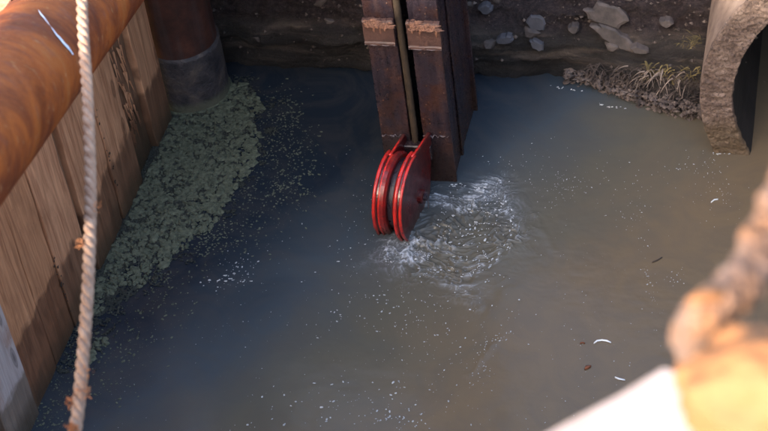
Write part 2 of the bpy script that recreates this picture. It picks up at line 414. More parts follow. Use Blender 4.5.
# the rest of the pool, out towards the near bank
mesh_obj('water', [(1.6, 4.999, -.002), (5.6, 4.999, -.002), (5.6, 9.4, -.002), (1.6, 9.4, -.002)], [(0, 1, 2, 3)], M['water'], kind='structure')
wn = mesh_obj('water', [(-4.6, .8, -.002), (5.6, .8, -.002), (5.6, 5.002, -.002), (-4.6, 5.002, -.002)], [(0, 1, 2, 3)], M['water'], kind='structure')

# ------------------------------------------------------------------ back wall of earth
def back_y(x, z):
    """Y of the earth face"""
    y = 8.64
    t = min(max((x+1.55)/.9, 0), 1); t = t*t*(3-2*t)
    y -= .30*t*max(0, 1-max(z, 0)/.30)            # toe spills out to the right
    if z > .33: y += (z-.33)*.45                    # lies back above the ledge
    if z > .30: y += .05*min(1, (z-.30)/.05)
    return y
def crest(x):
    t = min(max((x+3.0)/2.6, 0), 1); t = t*t*(3-2*t)
    return 1.75+2.4*t+.12*noise.noise(Vector((x*1.3, 2, 8)))
V = []; Fc = []
xs = np.concatenate([np.arange(-4.6, .4, .02), np.arange(.4, 5.8, .12)]); zs = np.concatenate([np.arange(-.3, 1.5, .018), np.arange(1.5, 4.0, .12)])
for z0_ in zs:
    for x in xs:
        z = z0_ if z0_ < .9 else .9+(z0_-.9)*(crest(x)-.9)/3.1
        y = back_y(x, z)
        strat = noise.noise(Vector((x*1.1, 3, z*11)))*.035+noise.noise(Vector((x*4, 1, z*22)))*.016
        lum = noise.fractal(Vector((x*2.6, 5, z*3.4)), .7, 2, 4)*.05
        grit = noise.fractal(Vector((x*22, 9, z*22)), .5, 2, 2)*(.010 if z < .33 else .016)
        V.append((x+noise.noise(Vector((x*9, 0, z*9)))*.008, y+strat+lum+grit, z+noise.noise(Vector((x*5, 7, z*9)))*.012))
for x in xs: V.append((x, 60, crest(x)))
n_ = len(xs)
zs = np.append(zs, 50.0)
for j in range(len(zs)-1):
    for i in range(n_-1):
        if i+1 < n_ and (xs[i]-.36)**2+(zs[j]-.40)**2 < .90**2: continue
        a = j*n_+i; Fc.append((a, a+1, a+n_+1, a+n_))
mesh_obj('earth_wall', V, Fc, M['earth'], smooth=True, kind='structure')
# terrain behind and round the pit (top of the excavation)
def quadmesh(name, P, mat, kind='structure'):
    return mesh_obj(name, P, [tuple(range(len(P)))], mat, kind=kind)
# ground: one sheet with the pit cut out (a frame of four)
G = 60
mesh_obj('ground', [(-G, -G, 4.45), (-4.1, -G, 4.45), (-4.1, 1.15, 4.45), (-G, 1.15, 4.45), (-3.9, 1.3, 1.88), (-G, 1.3, 1.88),
                    (-3.9, G, 1.88), (-G, G, 1.88)], [(0, 1, 2, 3), (3, 2, 4, 5), (5, 4, 6, 7)], M['bank'], kind='structure')
mesh_obj('ground', [(5.6, 10.2, 4.25), (G, 10.2, 4.25), (G, G, 4.25), (5.6, G, 4.25)], [(0, 1, 2, 3)], M['bank'], kind='structure')
mesh_obj('ground', [(5.6, 1.2, 4.4), (G, 1.2, 4.4), (G, 10.2, 4.25), (5.6, 10.2, 4.25), (5.6, 1.2, -.3), (5.6, 10.2, -.3)],
         [(0, 1, 2, 3), (0, 3, 5, 4)], M['bank'], kind='structure')
# near bank under the photographer
V = []; Fc = []
xs2 = np.arange(-4.1, 5.7, .15)
prof = [(-.9, 0)] + [(z, 1.20+(4.42-z)*.02) for z in np.arange(-.3, 4.4, .3)] + [(4.42, 1.1), (4.43, .5), (4.44, -.6), (4.45, -G)]
for z, y in prof:
    for x in xs2:
        hump = .45*math.exp(-((x-.3)/.75)**4) if z > 4.35 and y > 0 else (.45*math.exp(-((x-.3)/.75)**4) if z == 4.43 else 0)
        V.append((x, y+(noise.noise(Vector((x*2, z*2, 0)))*.05 if y > 0 else 0)+(.12 if hump > .2 and y > .5 else 0), z+hump))
n2 = len(xs2)
for j in range(len(prof)-1):
    for i in range(n2-1):
        a = j*n2+i; Fc.append((a, a+1, a+n2+1, a+n2))
mesh_obj('near_bank', V, Fc, M['bank'], kind='structure', smooth=True)
mesh_obj('ground', [(5.6, -G, 4.4), (G, -G, 4.4), (G, 1.2, 4.4), (5.6, 1.2, 4.4)], [(0, 1, 2, 3)], M['bank'], kind='structure')

# unseen deck added out of frame to shade the back left corner
bm = slab(-4.7, -2.42, 7.66, 9.6, 1.72, 1.84, step=5)
tag(bm_obj('shade_deck', bm, M['deck']), 'unseen grey deck added to shade the back left corner above the pile', 'deck')

# ------------------------------------------------------------------ left wood sheet wall
WX = -3.86
wall = thing('timber_wall', 'wall of upright weathered boards along the left side, stained by a tide line', 'timber wall', loc=(WX, 7.5, 0))
joints = [(8.10, 7.80, 'wood_pink', .000, .0), (7.795, 7.50, 'wood_dark', -.035, .0), (7.495, 7.15, 'wood_pink', .006, .0),
          (7.147, 6.715, 'wood_pink', .000, .0), (6.71, 6.632, 'wood_dark', -.030, .0), (6.625, 6.275, 'wood_pink', .012, .0),
          (6.27, 5.98, 'wood_tan', .004, .0), (5.975, 5.655, 'wood_tan', .010, .0), (5.65, 5.32, 'wood_pale', .030, .0),
          (5.315, 5.0, 'wood_pink', .0, 0), (4.995, 4.6, 'wood_tan', .004, 0), (4.595, 4.2, 'wood_pink', .0, 0), (4.195, 3.8, 'wood_tan', 0, 0),
          (3.795, 3.4, 'wood_pink', .0, 0), (3.395, 3.0, 'wood_tan', .004, 0), (2.995, 2.6, 'wood_pink', 0, 0), (2.595, 2.2, 'wood_tan', 0, 0), (2.195, 1.25, 'wood_tan', 0, 0)]
for i, (y1, y0, m, off, _) in enumerate(joints):
    y0 += .004; y1 -= .004
    ztop = 1.93+random.uniform(-.03, .03)
    bm = slab(WX-.06+off, WX+off, y0, y1, -.4, ztop, step=.11, jitter=.0035, seed=i*3.1, bevel=.004)
    for v in bm.verts:                     # chipped long edges
        if v.co.x > WX+off-.02 and (abs(v.co.y-y0) < .012 or abs(v.co.y-y1) < .012):
            v.co.x -= max(0, noise.noise(Vector((v.co.z*9, i*4.0, v.co.y*3))))*.016
    put(bm_obj('plank', bm, M[m], kind=None), wall)
# splintered gouge in the dark board near the corner
V = []; Fc = []
for k in range(60):
    t = random.random(); y = 7.56+.10*t+random.uniform(-.05, .05); z = random.uniform(.28, .95)
    h = random.uniform(.04, .14); wd = random.uniform(.002, .006); x = WX-.030+random.uniform(0, .012)
    b = len(V)
    V += [(x, y-wd, z), (x+.012, y, z), (x, y+wd, z), (x+random.uniform(0, .02), y+random.uniform(-.02, .02), z-h)]
    Fc += [(b, b+1, b+3), (b+1, b+2, b+3), (b, b+3, b+2)]
put(mesh_obj('splinters', V, Fc, M['wood_pink'], kind='stuff'), wall)
# nail heads along joints
V = []; Fc = []
for yj, z0, z1, nn in ((7.148, .1, .85, 10), (6.272, .05, .6, 12), (7.16, .35, .5, 4), (6.25, .2, .5, 5)):
    for k in range(nn):
        y = yj+random.uniform(-.012, .012); z = random.uniform(z0, z1); r = random.uniform(.005, .010); b = len(V); x = WX+.018
        V += [(x-.012+.0, y+r*math.cos(g), z+r*math.sin(g)) for g in np.linspace(0, 5.24, 6)] + [(x-.008, y, z)]
        V[-7:] = [(v[0]+.006, v[1], v[2]) for v in V[-7:]]
        Fc += [(b+q_, b+(q_+1) % 6, b+6) for q_ in range(6)]
put(mesh_obj('nail_holes', V, Fc, M['nail'], kind='stuff'), wall)

# ------------------------------------------------------------------ rear pile
pile = thing('steel_pile', 'round dark red rusted pile in the back corner, grey scaled collar at water level', 'steel pile', loc=(-3.80, 8.36, 0))
V, Fc = tube([(-3.80, 8.36, z) for z in np.arange(.30, 4.6, .06)], .218, 48)
p = put(mesh_obj('pile_shaft', V, Fc, M['pile'], smooth=True), pile)
zs_ = list(np.arange(-.4, .431, .03))
def sleeve_fn(i, g):
    return 1+.012*noise.noise(Vector((math.cos(g)*3, math.sin(g)*3, i*.6)))+.006*noise.noise(Vector((math.cos(g)*9, math.sin(g)*9, i*1.5)))
V, Fc = tube([(-3.80, 8.36, z) for z in zs_], .232, 56, fn=sleeve_fn)
V = [(v[0], v[1], v[2]+(.025*noise.noise(Vector((v[0]*6, v[1]*6, 0))) if v[2] > .38 else 0)) for v in V]
put(mesh_obj('scaled_collar', V, Fc, M['scale'], smooth=True), pile)
V, Fc = tube([(-3.80, 8.36, z) for z in (-.02, .004, .012)], [.245, .245, .236], 56, fn=sleeve_fn)
put(mesh_obj('scum_ring', V, Fc, M['scum']), pile)

# ------------------------------------------------------------------ big diagonal strut pipe
A = Vector((-2.748, 4.548, 3.044)); D = Vector((-.242, .878, -.413)).normalized()
E1 = Vector((.964, .265, 0)).normalized(); E2 = E1.cross(D)
if E2.z < 0: E2 = -E2
strut = thing('strut_pipe', 'large orange rusted steel pipe running diagonally over the board wall', 'steel pipe', loc=tuple(A))
def pfn(i, g): return 1+.006*noise.noise(Vector((math.cos(g)*2, math.sin(g)*2, i*.35)))
V, Fc = tube([A+D*t for t in np.arange(-3.4, 3.35, .08)], .21, 72, fn=pfn)
put(mesh_obj('pipe_body', V, Fc, M['big_pipe'], smooth=True), strut)
mk = [(.335, 69, 1.2), (.30, 65.5, 2.2), (.262, 61, 2.0), (.217, 55, 3.4), (.175, 48, 3.8), (.15, 42, 3.4), (.139, 37, 2.4), (.137, 32, 2.8), (.14, 27, 1.6), (.15, 22, 1.4), (.163, 15, .5)]
V = []
for k, (t, a, wdt) in enumerate(mk):
    for s in (-1, 0, 1):
        aa = R_(a+s*wdt*.9+random.uniform(-.9, .9)); tt = t+s*wdt*.0052+random.uniform(-.004, .004)
        rr_ = .2135+(.0015 if s == 0 else 0)
        V.append(A+D*tt+(E1*math.cos(aa)+E2*math.sin(aa))*rr_)
Fc = []
for k in range(len(mk)-1):
    for s in range(2):
        a = k*3+s; Fc.append((a, a+1, a+4, a+3))
o = put(mesh_obj('paint_mark', V, Fc, M['mark']), strut); o['label'] = 'pale blue paint scratch'

# ------------------------------------------------------------------ column
colT = thing('steel_column', 'dark rusted twin steel column rising from the water behind the red pulley', 'steel column', loc=(-2.19, 7.9, 0))
CZ0, CZ1, CF = -.5, 2.9, 7.63
def cpart(name, x0, x1, y0, y1, z0, z1, mat, jit=.0018, step=.07, bev=.004, seed=0):
    return put(bm_obj(name, slab(x0, x1, y0, y1, z0, z1, step, jit, seed, bev), M[mat]), colT)
cpart('front_flange', -2.395, -2.225, CF, CF+.02, CZ0, CZ1, 'column', seed=1)
cpart('front_flange', -2.150, -1.985, CF, CF+.02, CZ0, CZ1, 'column', seed=2)
cpart('web', -2.380, -2.362, CF+.021, CF+.66, CZ0, CZ1, 'column_side', seed=3)
cpart('web', -2.022, -2.004, CF+.021, CF+.66, CZ0, CZ1, 'column_side', seed=4)
cpart('inner_web', -2.262, -2.246, CF+.021, CF+.40, CZ0, CZ1, 'column_side', seed=13)
cpart('inner_web', -2.122, -2.106, CF+.021, CF+.40, CZ0, CZ1, 'column_side', seed=14)
cpart('back_flange', -2.395, -2.225, CF+.661, CF+.685, CZ0, CZ1, 'column_side', seed=5)
cpart('back_flange', -2.150, -1.98, CF+.661, CF+.685, CZ0, CZ1, 'column_side', seed=6)
cpart('side_rib', -2.003, -1.99, CF+.24, CF+.27, CZ0, CZ1, 'column_side', seed=7)
# hanging rod in the slot
V, Fc = tube([(-2.200+.004*math.sin(z*3), CF-.012+.01*math.sin(z*2), z) for z in np.arange(.10, 2.9, .03)], .019, 10,
             fn=lambda i, g: 1+.14*noise.noise(Vector((math.cos(g)*2, math.sin(g)*2, i*.7))))
put(mesh_obj('hanging_rod', V, Fc, M['rod'], smooth=True), colT)
# clamp bands: plates proud of the flanges with torn tops
def band(x0, x1, zb, zt, seed, side=0):
    nxs = 26; V = []; Fc = []
    for i in range(nxs+1):
        x = x0+(x1-x0)*i/nxs
        top = zt+.012*noise.noise(Vector((x*30, seed, 0)))+.006*noise.noise(Vector((x*90, seed, 4)))
        for k, (z, yy) in enumerate(((zb-.004, CF-.002), (zb, CF-.032), (zb+.012, CF-.032), (zb+.02, CF-.026), ((zb+top)/2, CF-.025), (top-.01, CF-.030), (top, CF-.024), (top+.002, CF-.002))):
            V.append((x, yy-.003*abs(noise.noise(Vector((x*20, z*20, seed)))), z+.003*noise.noise(Vector((x*18, seed, 2)))))
    for i in range(nxs):
        for k in range(7):
            a = i*8+k; Fc.append((a, a+8, a+9, a+1))
    Fc.append(tuple(range(8))); Fc.append(tuple(nxs*8+k for k in range(7, -1, -1)))
    b = put(mesh_obj('clamp_band', V, Fc, M['band'], smooth=False), colT)
    # bright worn lower lip
    V = [];
    pts = [(x0+(x1-x0)*i/16, CF-.031+.002*math.sin(i), zb+.001*math.sin(i*2.1)) for i in range(17)]
    V, Fc = tube(pts, .003, 6)
    l = mesh_obj('worn_lip', V, Fc, M['edge']); l.parent = b
    # peeled flakes along the top
    V = []; Fc = []
    for k in range(150):
        x = random.uniform(x0+.004, x1-.02); z = zt-.020-.025*(x-x0)/(x1-x0)+random.gauss(0, .016)+.012*noise.noise(Vector((x*30, seed, 0)))
        if abs(z-zt) > .045: continue
        L = random.uniform(.015, .06); h = random.uniform(.003, .008); y = CF-.029-random.uniform(0, .006); bb = len(V)
        V += [(x, y, z), (x+L*.5, y-.010, z+h*random.uniform(-.2, .6)), (x+L, y+.002, z+random.uniform(-.004, .004)), (x+L*.5, y-.004, z+h+.004), (x+L*.4, y+.006, z-h)]
        Fc += [(bb, bb+1, bb+3), (bb+1, bb+2, bb+3), (bb, bb+4, bb+1), (bb+1, bb+4, bb+2)]
    f_ = mesh_obj('rust_flakes', V, Fc, M['flake'], kind='stuff'); f_.parent = b
    # runs of rust below the flakes
    V = []; Fc = []
    for k in range(3):
        x = random.uniform(x0+.02, x1-.02); z = zt-.05; bb = len(V); hh = random.uniform(.02, .05)
        V += [(x-.005, CF-.0285, z), (x+.007, CF-.0285, z+.003), (x+.005, CF-.031, z-hh*.5), (x+.001, CF-.0285, z-hh), (x-.006, CF-.030, z-hh*.5)]
        Fc += [(bb, bb+4, bb+3, bb+2, bb+1)]
    f_ = mesh_obj('rust_runs', V, Fc, M['flake'], kind='stuff'); f_.parent = b
band(-2.402, -2.232, .985, 1.145, 3)
band(-2.160, -1.978, .965, 1.135, 8)
# lower broken lip just above the pulley
for x0, x1, z in ((-2.385, -2.235, .335), (-2.145, -2.0, .345)):
    V, Fc = tube([(x0+(x1-x0)*i/14, CF-.010-.006*math.sin(i*1.7), z+.008*math.sin(i*2.3+x0*9)) for i in range(15)], [.001+.006*max(0, math.sin(i*1.1+x0*31)) for i in range(15)], 6)
    put(mesh_obj('broken_weld', V, Fc, M['edge']), colT)
# pale scratch on the column side
V = [(-1.9892+.0, CF+.52, .02), (-1.9892, CF+.56, .02), (-1.9892, CF+.58, .28), (-1.9892, CF+.575, .30)]

# ------------------------------------------------------------------ red pulley block
pul = thing('pulley_block', 'red painted double pulley block half sunk in the water at the foot of the column', 'pulley', loc=(-2.19, 7.32, 0))
YA = R_(8)
EX = Vector((math.sin(YA), math.cos(YA), 0)); NX = Vector((math.cos(YA), -math.sin(YA), 0))
def disc_profile(o, s0, z0, prof, seg=72, mat=None, name='sheave'):
    """lathe about NX; prof = [(offset along NX, radius)]"""
    V = []; Fc = []
    for (n_off, r) in prof:
        for k in range(seg):
            g = 2*math.pi*k/seg
            V.append(o+NX*n_off+EX*(s0+r*math.cos(g))+Vector((0, 0, z0+r*math.sin(g))))
    m_ = len(prof)
    for j in range(m_-1):
        for k in range(seg):
            k2 = (k+1) % seg; Fc.append((j*seg+k, j*seg+k2, (j+1)*seg+k2, (j+1)*seg+k))
    Fc.append(tuple(range(seg))); Fc.append(tuple((m_-1)*seg+k for k in range(seg-1, -1, -1)))
    return V, Fc
def cheek(tip, s0, z0, r, n0, n1, bulge):
    """teardrop plate: circle plus arm to the column"""
    tipv = Vector((tip[0], tip[1])); c = Vector((s0, z0))
    d = tipv-c; dist = d.length; a0 = math.atan2(d.y, d.x); al = math.acos(min(1, r/dist))
    out = []
    N = 60
    for k in range(N+1):
        g = a0+al+(2*math.pi-2*al)*k/N
        out.append((s0+r*math.cos(g), z0+r*math.sin(g)))
    out.append((tip[0]+.012, tip[1]-.006)); out.append((tip[0]-.002, tip[1]+.008))
    return out
def plate(o, out, n0, n1, bev=.006):
    c = Vector((sum(p[0] for p in out)/len(out), sum(p[1] for p in out)/len(out)))
    V = []; Fc = []; m_ = len(out)
    def ring(n, ins):
        for (s, z) in out:
            dv = (Vector((s, z))-c); l = dv.length; q_ = c+dv*(1-ins/l)
            V.append(o+NX*n+EX*q_.x+Vector((0, 0, q_.y)))
    ring(n0, bev); ring(n0+.003, 0); ring(n1-.003, 0); ring(n1, bev)
    for j in range(3):
        for k in range(m_):
            k2 = (k+1) % m_; Fc.append((j*m_+k, j*m_+k2, (j+1)*m_+k2, (j+1)*m_+k))
    Fc.append(tuple(range(m_-1, -1, -1))); Fc.append(tuple(3*m_+k for k in range(m_)))
    return V, Fc
def rim(o, s0, z0, r, n, rad, a0, a1, N=70):
    pts = [o+NX*n+EX*(s0+r*math.cos(g))+Vector((0, 0, z0+r*math.sin(g))) for g in np.linspace(a0, a1, N)]
    return tube(pts, rad, 10)
OR = Vector((-2.115, 7.60, 0)); OL = Vector((-2.262, 7.60, 0))
SR = (-.295, .165, .250); SL = (-.235, .130, .245)
for (o, S, tip) in ((OR, SR, (.02, .365)), (OL, SL, (.02, .345))):
    out = cheek(tip, *S, 0, 0, 0)
    ck = put(mesh_obj('cheek_plate', *plate(o, out, -.010, .012), M['red_face'], smooth=False), pul)
    # raised bright rims following the wheel edge, and along the arm
    a0 = math.atan2(tip[1]-S[1], tip[0]-S[0]); al = math.acos(S[2]/math.hypot(tip[0]-S[0], tip[1]-S[1]))
    for n, rad, dr in ((-.018, .0105, .004), (.012, .0085, .002)):
        V, Fc = rim(o, S[0], S[1], S[2]+dr, n, rad, a0+al*(.92 if n > 0 else .75), a0+al+math.pi*1.25)
        rb = mesh_obj('rim', V, Fc, M['red_rim'], smooth=True); rb.parent = ck; rb.matrix_parent_inverse = Matrix()
    t0 = Vector((S[0]+S[2]*math.cos(a0+al), S[1]+S[2]*math.sin(a0+al)))
    V, Fc = tube([o+EX*(t0.x+(tip[0]-t0.x)*k/8)+Vector((0, 0, t0.y+(tip[1]-t0.y)*k/8)) for k in range(9)], [.009-.0005*k for k in range(9)], 8)
    rb = mesh_obj('arm_edge', V, Fc, M['red_rim'], smooth=True); rb.parent = ck
# grooved wheel between the cheeks
mid = (OR+OL)/2
V, Fc = disc_profile(mid, -.265, .148, [(-.058, .20), (-.054, .238), (-.032, .240), (-.020, .226), (-.019, .19), (.019, .19), (.020, .226), (.032, .240), (.054, .238), (.058, .20)])
gw = put(mesh_obj('grooved_wheel', V, Fc, M['red_worn'], smooth=False), pul)
V, Fc = disc_profile(mid, -.265, .148, [(-.019, .20), (-.018, .207), (.0, .200), (.018, .207), (.019, .20)])
rg = mesh_obj('rope_groove', V, Fc, M['sheave'], smooth=True); rg.parent = gw
V, Fc = disc_profile(OR, SR[0]+.07, SR[1]-.06, [(.012, .042), (.024, .042), (.030, .034), (.031, .012)], 24)
bo = put(mesh_obj('axle_hub', V, Fc, M['red_face'], smooth=False), pul)
V, Fc = disc_profile(OR, SR[0]+.07, SR[1]-.06, [(.030, .020), (.046, .020), (.050, .014)], 6)
nb = mesh_obj('axle_nut', V, Fc, M['sheave']); nb.parent = bo
V, Fc = tube([OR+NX*.04+EX*(SR[0]+.07)+Vector((0, 0, SR[1]-.06)), OR+NX*.045+EX*(SR[0]+.085)+Vector((0, 0, SR[1]-.11)), OR+NX*.04+EX*(SR[0]+.09)+Vector((0, 0, SR[1]-.16))], .003, 6)
sp_ = mesh_obj('split_pin', V, Fc, M['edge']); sp_.parent = bo
bm = slab(-2.27, -2.10, 7.575, 7.628, .20, .30, .2, 0, 0, .006)
put(bm_obj('mounting_lug', bm, M['column']), pul)

# ------------------------------------------------------------------ concrete pipe
cp = thing('concrete_pipe', 'broken ended concrete drain pipe jutting from the back wall at right', 'concrete pipe', loc=(.36, 8.0, 0))
cx, cz, RO, RI = .36, .40, 1.0, .815
seg = 760
V = []; Fc = []
rows = []
def crow(r, y, rough, yr, bump_=0):
    row = []
    for k in range(seg):
        g = 2*math.pi*k/seg
        c_, s_ = math.cos(g), math.sin(g)
        n1 = noise.fractal(Vector((c_*r*14, s_*r*14, y*4)), .6, 2, 4)
        n2_ = noise.fractal(Vector((c_*r*15, s_*r*34, 7+y)), .35, 2.1, 4)
        rr2 = r+rough*n1
        row.append((cx+rr2*c_, 8.0+y+yr*n2_+bump_, cz+rr2*s_))
    return row
nr = 34
face = [crow(RO-(RO-RI)*j/nr, (.012 if j in (0, nr) else 0), (.002 if 0 < j < nr else .006), (.0075 if 0 < j < nr else .010), .0 if 0 < j < nr else .01) for j in range(nr+1)]
outer = [crow(RO, y, .003, 0) for y in (1.6, .9, .5, .3, .15, .06, .03)]
inner = [crow(RI, y, .004, 0) for y in (.04, .1, .25, .6, 1.2, 1.6)]
def rings_mesh(name, rws, mat, smooth=True):
    V = [v for r in rws for v in r]; Fc = []
    for j in range(len(rws)-1):
        for k in range(seg):
            k2 = (k+1) % seg; Fc.append((j*seg+k, (j+1)*seg+k, (j+1)*seg+k2, j*seg+k2))
    return put(mesh_obj(name, V, Fc, mat, smooth=smooth), cp)
rings_mesh('pipe_rim', face, M['concrete'])
rings_mesh('pipe_outside', outer+[face[0]], M['concrete_smooth'])
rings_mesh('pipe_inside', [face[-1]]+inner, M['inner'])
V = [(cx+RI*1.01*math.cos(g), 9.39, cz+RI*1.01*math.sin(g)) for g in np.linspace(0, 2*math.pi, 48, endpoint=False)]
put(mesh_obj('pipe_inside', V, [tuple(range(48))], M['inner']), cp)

# ------------------------------------------------------------------ stones in the back wall
def flat_stone(px_, py_, wd, hg, seed, mat, label, tilt=0):
    """irregular flat slab lying against the wall face"""
    d = FW + RT*(px_-384)/FPX - UP*(py_-215.5)/FPX
    # march to the wall face
    y = 8.6
    for _ in range(8):
        t = (y-CAM[1])/d[1]; P = CAM+d*t; y = back_y(P[0], P[2])
    c = Vector(P)+Vector((0, -.022, 0))
    rnd = random.Random(seed); N = 15
    out = []
    for k in range(N):
        g = 2*math.pi*k/N+rnd.uniform(-.25, .25)
        out.append((math.cos(g)*wd/2*rnd.uniform(.7, 1.1), math.sin(g)*hg/2*rnd.uniform(.65, 1.1)))
    lean = .35
    V = []
    for (dep, ins) in ((-.02, .82), (-.012, 1.0), (.03, .96)):
        for (a, b) in out:
            a2 = a*math.cos(tilt)-b*math.sin(tilt); b2 = a*math.sin(tilt)+b*math.cos(tilt)
            V.append((a2*ins, dep+b2*ins*lean, b2*ins))
    Fc = [tuple(range(N))[::-1]]
    for j in range(2):
        for k in range(N):
            k2 = (k+1) % N; Fc.append((j*N+k, j*N+k2, (j+1)*N+k2, (j+1)*N+k))
    Fc.append(tuple(2*N+k for k in range(N)))
    o = mesh_obj('stone', V, Fc, mat); o.location = c
    return tag(o, label, 'stone', 'stones stuck in the earth wall')
flat_stone(607, 12, .27, .16, 1, M['stone_warm'], 'flat brown stone high in the earth wall, upper of the two overlapping large slabs', -.1)
flat_stone(614, 34, .30, .10, 2, M['stone_warm'], 'long pointed brown slab in the earth wall, below the largest flat stone', -.45)
flat_stone(537, 21, .13, .12, 3, M['stone_blue'], 'blue grey stone in the earth wall nearest the column top', .2)
flat_stone(538, 42, .11, .06, 4, M['stone_blue'], 'small wedge shaped blue grey stone right under the squarish blue one', -.4)
flat_stone(574, 26, .07, .06, 5, M['stone_warm'], 'fist sized grey stone between the blue stones and the brown slabs', .3)
flat_stone(486, 6, .09, .06, 6, M['stone_blue'], 'small rounded stone at the top of the wall just beside the column', 0)
flat_stone(640, 47, .12, .05, 7, M['stone_warm'], 'low brown stone set in the pale layer left of the concrete pipe', -.1)
flat_stone(667, 20, .10, .05, 9, M['stone_warm'], 'dark brown stone high in the wall close to the concrete pipe', 0)
flat_stone(506, 37, .11, .06, 12, M['stone_blue'], 'dull blue grey lump low in the wall between column and wedge stone', .1)
# smaller stones bedded in the face: pieces of the wall
rnd = random.Random(77)
ew = bpy.data.objects['earth_wall']
sm = []
for q_ in range(6):
    bm = bmesh.new(); bmesh.ops.create_icosphere(bm, subdivisions=2, radius=1)
    for v in bm.verts:
        d = v.co.copy(); f_ = 1+.45*noise.noise(d*1.3+Vector((q_*5.1, 0, 0)))
        for ax_ in (Vector((.3, -.9, .2)), Vector((-.5, -.7, .6)), Vector((.8, -.3, -.4)), Vector((-.8, -.2, -.5)), Vector((0, -.3, .95))):
            ax_.normalize(); h_ = d.dot(ax_)
            if h_ > .62: f_ = min(f_, .62/h_*1.05)
        v.co = d*f_
    me_ = bpy.data.meshes.new('stone'); bm.to_mesh(me_); bm.free()
    me_.materials.append(M['stone_warm']); sm.append(me_)
placed = []
while len(placed) < 60:
    x = rnd.uniform(-3.5, -.66); z = rnd.uniform(.10, .95)
    if z < .30 and rnd.random() < .7: continue
    sz = rnd.choice((.018, .022, .03, .04, .055))
    if any(math.hypot(x-a, z-b) < sz+c_ for a, b, c_ in placed): continue
    placed.append((x, z, sz))
    y = back_y(x, z)+noise.noise(Vector((x*1.1, 3, z*11)))*.035+noise.fractal(Vector((x*2.6, 5, z*3.4)), .7, 2, 4)*.05
    o = bpy.data.objects.new('stone', rnd.choice(sm)); COL.objects.link(o); o.parent = ew
    o.location = (x, y+sz*.12, z); o.scale = (sz*rnd.uniform(.8, 1.3), sz*.7, sz*rnd.uniform(.45, .8)); o.rotation_euler = (rnd.uniform(-.4, .2), rnd.uniform(-.5, .5), rnd.uniform(-.4, .4))
# gravel bits pressed in the face
V = []; Fc = []; rnd = random.Random(4)
def blob(V, Fc, c, s, rnd, flat=1.0):
    b = len(V); P = [(1, 0, 0), (-1, 0, 0), (0, 1, 0), (0, -1, 0), (0, 0, flat), (0, 0, -flat)]
    for p in P: V.append((c[0]+p[0]*s*rnd.uniform(.6, 1.3), c[1]+p[1]*s*rnd.uniform(.6, 1.3), c[2]+p[2]*s*rnd.uniform(.6, 1.2)))
    for f_ in ((0, 2, 4), (2, 1, 4), (1, 3, 4), (3, 0, 4), (2, 0, 5), (1, 2, 5), (3, 1, 5), (0, 3, 5)): Fc.append(tuple(b+i for i in f_))
for k in range(1700):
    x = rnd.uniform(-4.2, .2); z = rnd.betavariate(1.6, 1.6)*1.3+.05
    if z < .32 and rnd.random() < .6: continue
    y = back_y(x, z)+noise.noise(Vector((x*1.1, 3, z*11)))*.035+noise.fractal(Vector((x*2.6, 5, z*3.4)), .7, 2, 4)*.05
    blob(V, Fc, (x, y-.004, z), rnd.choice((.005, .007, .010, .016)), rnd)
mesh_obj('gravel', V, Fc, M['rubble'], kind='stuff')['label'] = 'small gravel in the earth wall'

# ------------------------------------------------------------------ debris toe, roots and reeds
def blades(name, centre_fn, n, L, wdt, mat, label, rnd, droop=.5, up=.6, dirfn=None):
    V = []; Fc = []
    for k in range(n):
        c = centre_fn(rnd); l = rnd.uniform(.5, 1.2)*L; w_ = wdt*rnd.uniform(.6, 1.4)
        if dirfn: d = dirfn(rnd, c)
        else:
            g = rnd.uniform(math.pi*.85, math.pi*2.15); d = Vector((math.cos(g), math.sin(g), rnd.uniform(-.1, up)))
        d.normalize(); sd_ = d.cross(Vector((0, 0, 1))); sd_.normalize(); b = len(V); m_ = 5
        for i in range(m_+1):
            t = i/m_; p_ = Vector(c)+d*l*t+Vector((0, 0, -droop*l*t*t)); ww = w_*(1-.8*t)
            V.append(p_-sd_*ww); V.append(p_+sd_*ww+Vector((0, 0, ww*.6)))
        for i in range(m_): a = b+2*i; Fc.append((a, a+1, a+3, a+2))
    o = mesh_obj(name, V, Fc, mat, kind='stuff'); o['label'] = label
    return o
rnd = random.Random(11)
def c_root(r):
    x = r.uniform(-1.35, -.66); z = r.uniform(.02, .17); return (x, back_y(x, z)-r.uniform(.0, .03), z)
blades('roots', c_root, 420, .07, .0026, M['root'], 'tangled brown roots at the foot of the earth wall', rnd, .6, .3)
def c_reed(r):
    x = r.gauss(-.98, .05) if r.random() < .5 else r.gauss(-.86, .08); return (x, back_y(x, .14)-.01+r.uniform(-.02, .02), r.uniform(.08, .20))
blades('reeds', c_reed, 60, .09, .005, M['reed'], 'pale wet reeds fanning over the water', rnd, .75, .3)
def c_straw(r):
    x = r.uniform(-1.0, -.64); return (x, back_y(x, .17)-.02, r.uniform(.08, .24))
blades('straw', c_straw, 110, .05, .004, M['straw'], 'yellow straw tuft left of the concrete pipe', rnd, .7, .5)
def c_tuft(r): return (r.gauss(-.72, .035), 8.50+r.uniform(-.03, .03), .42+r.uniform(-.04, .04))
blades('grass_tuft', c_tuft, 60, .045, .0025, M['straw'], 'small yellow tuft high beside the pipe shoulder', rnd, .4, .9)
# lumps of mud and stones along the toe
V = []; Fc = []
for k in range(900):
    x = rnd.uniform(-1.5, -.6); t = rnd.random(); y = back_y(x, .0)-.06+.12*rnd.random(); blob(V, Fc, (x, y, rnd.uniform(-.01, .07)), rnd.choice((.006, .01, .016, .022)), rnd, .6)
mesh_obj('mud_lumps', V, Fc, M['rubble'], kind='stuff')['label'] = 'wet mud lumps at the foot of the earth wall'

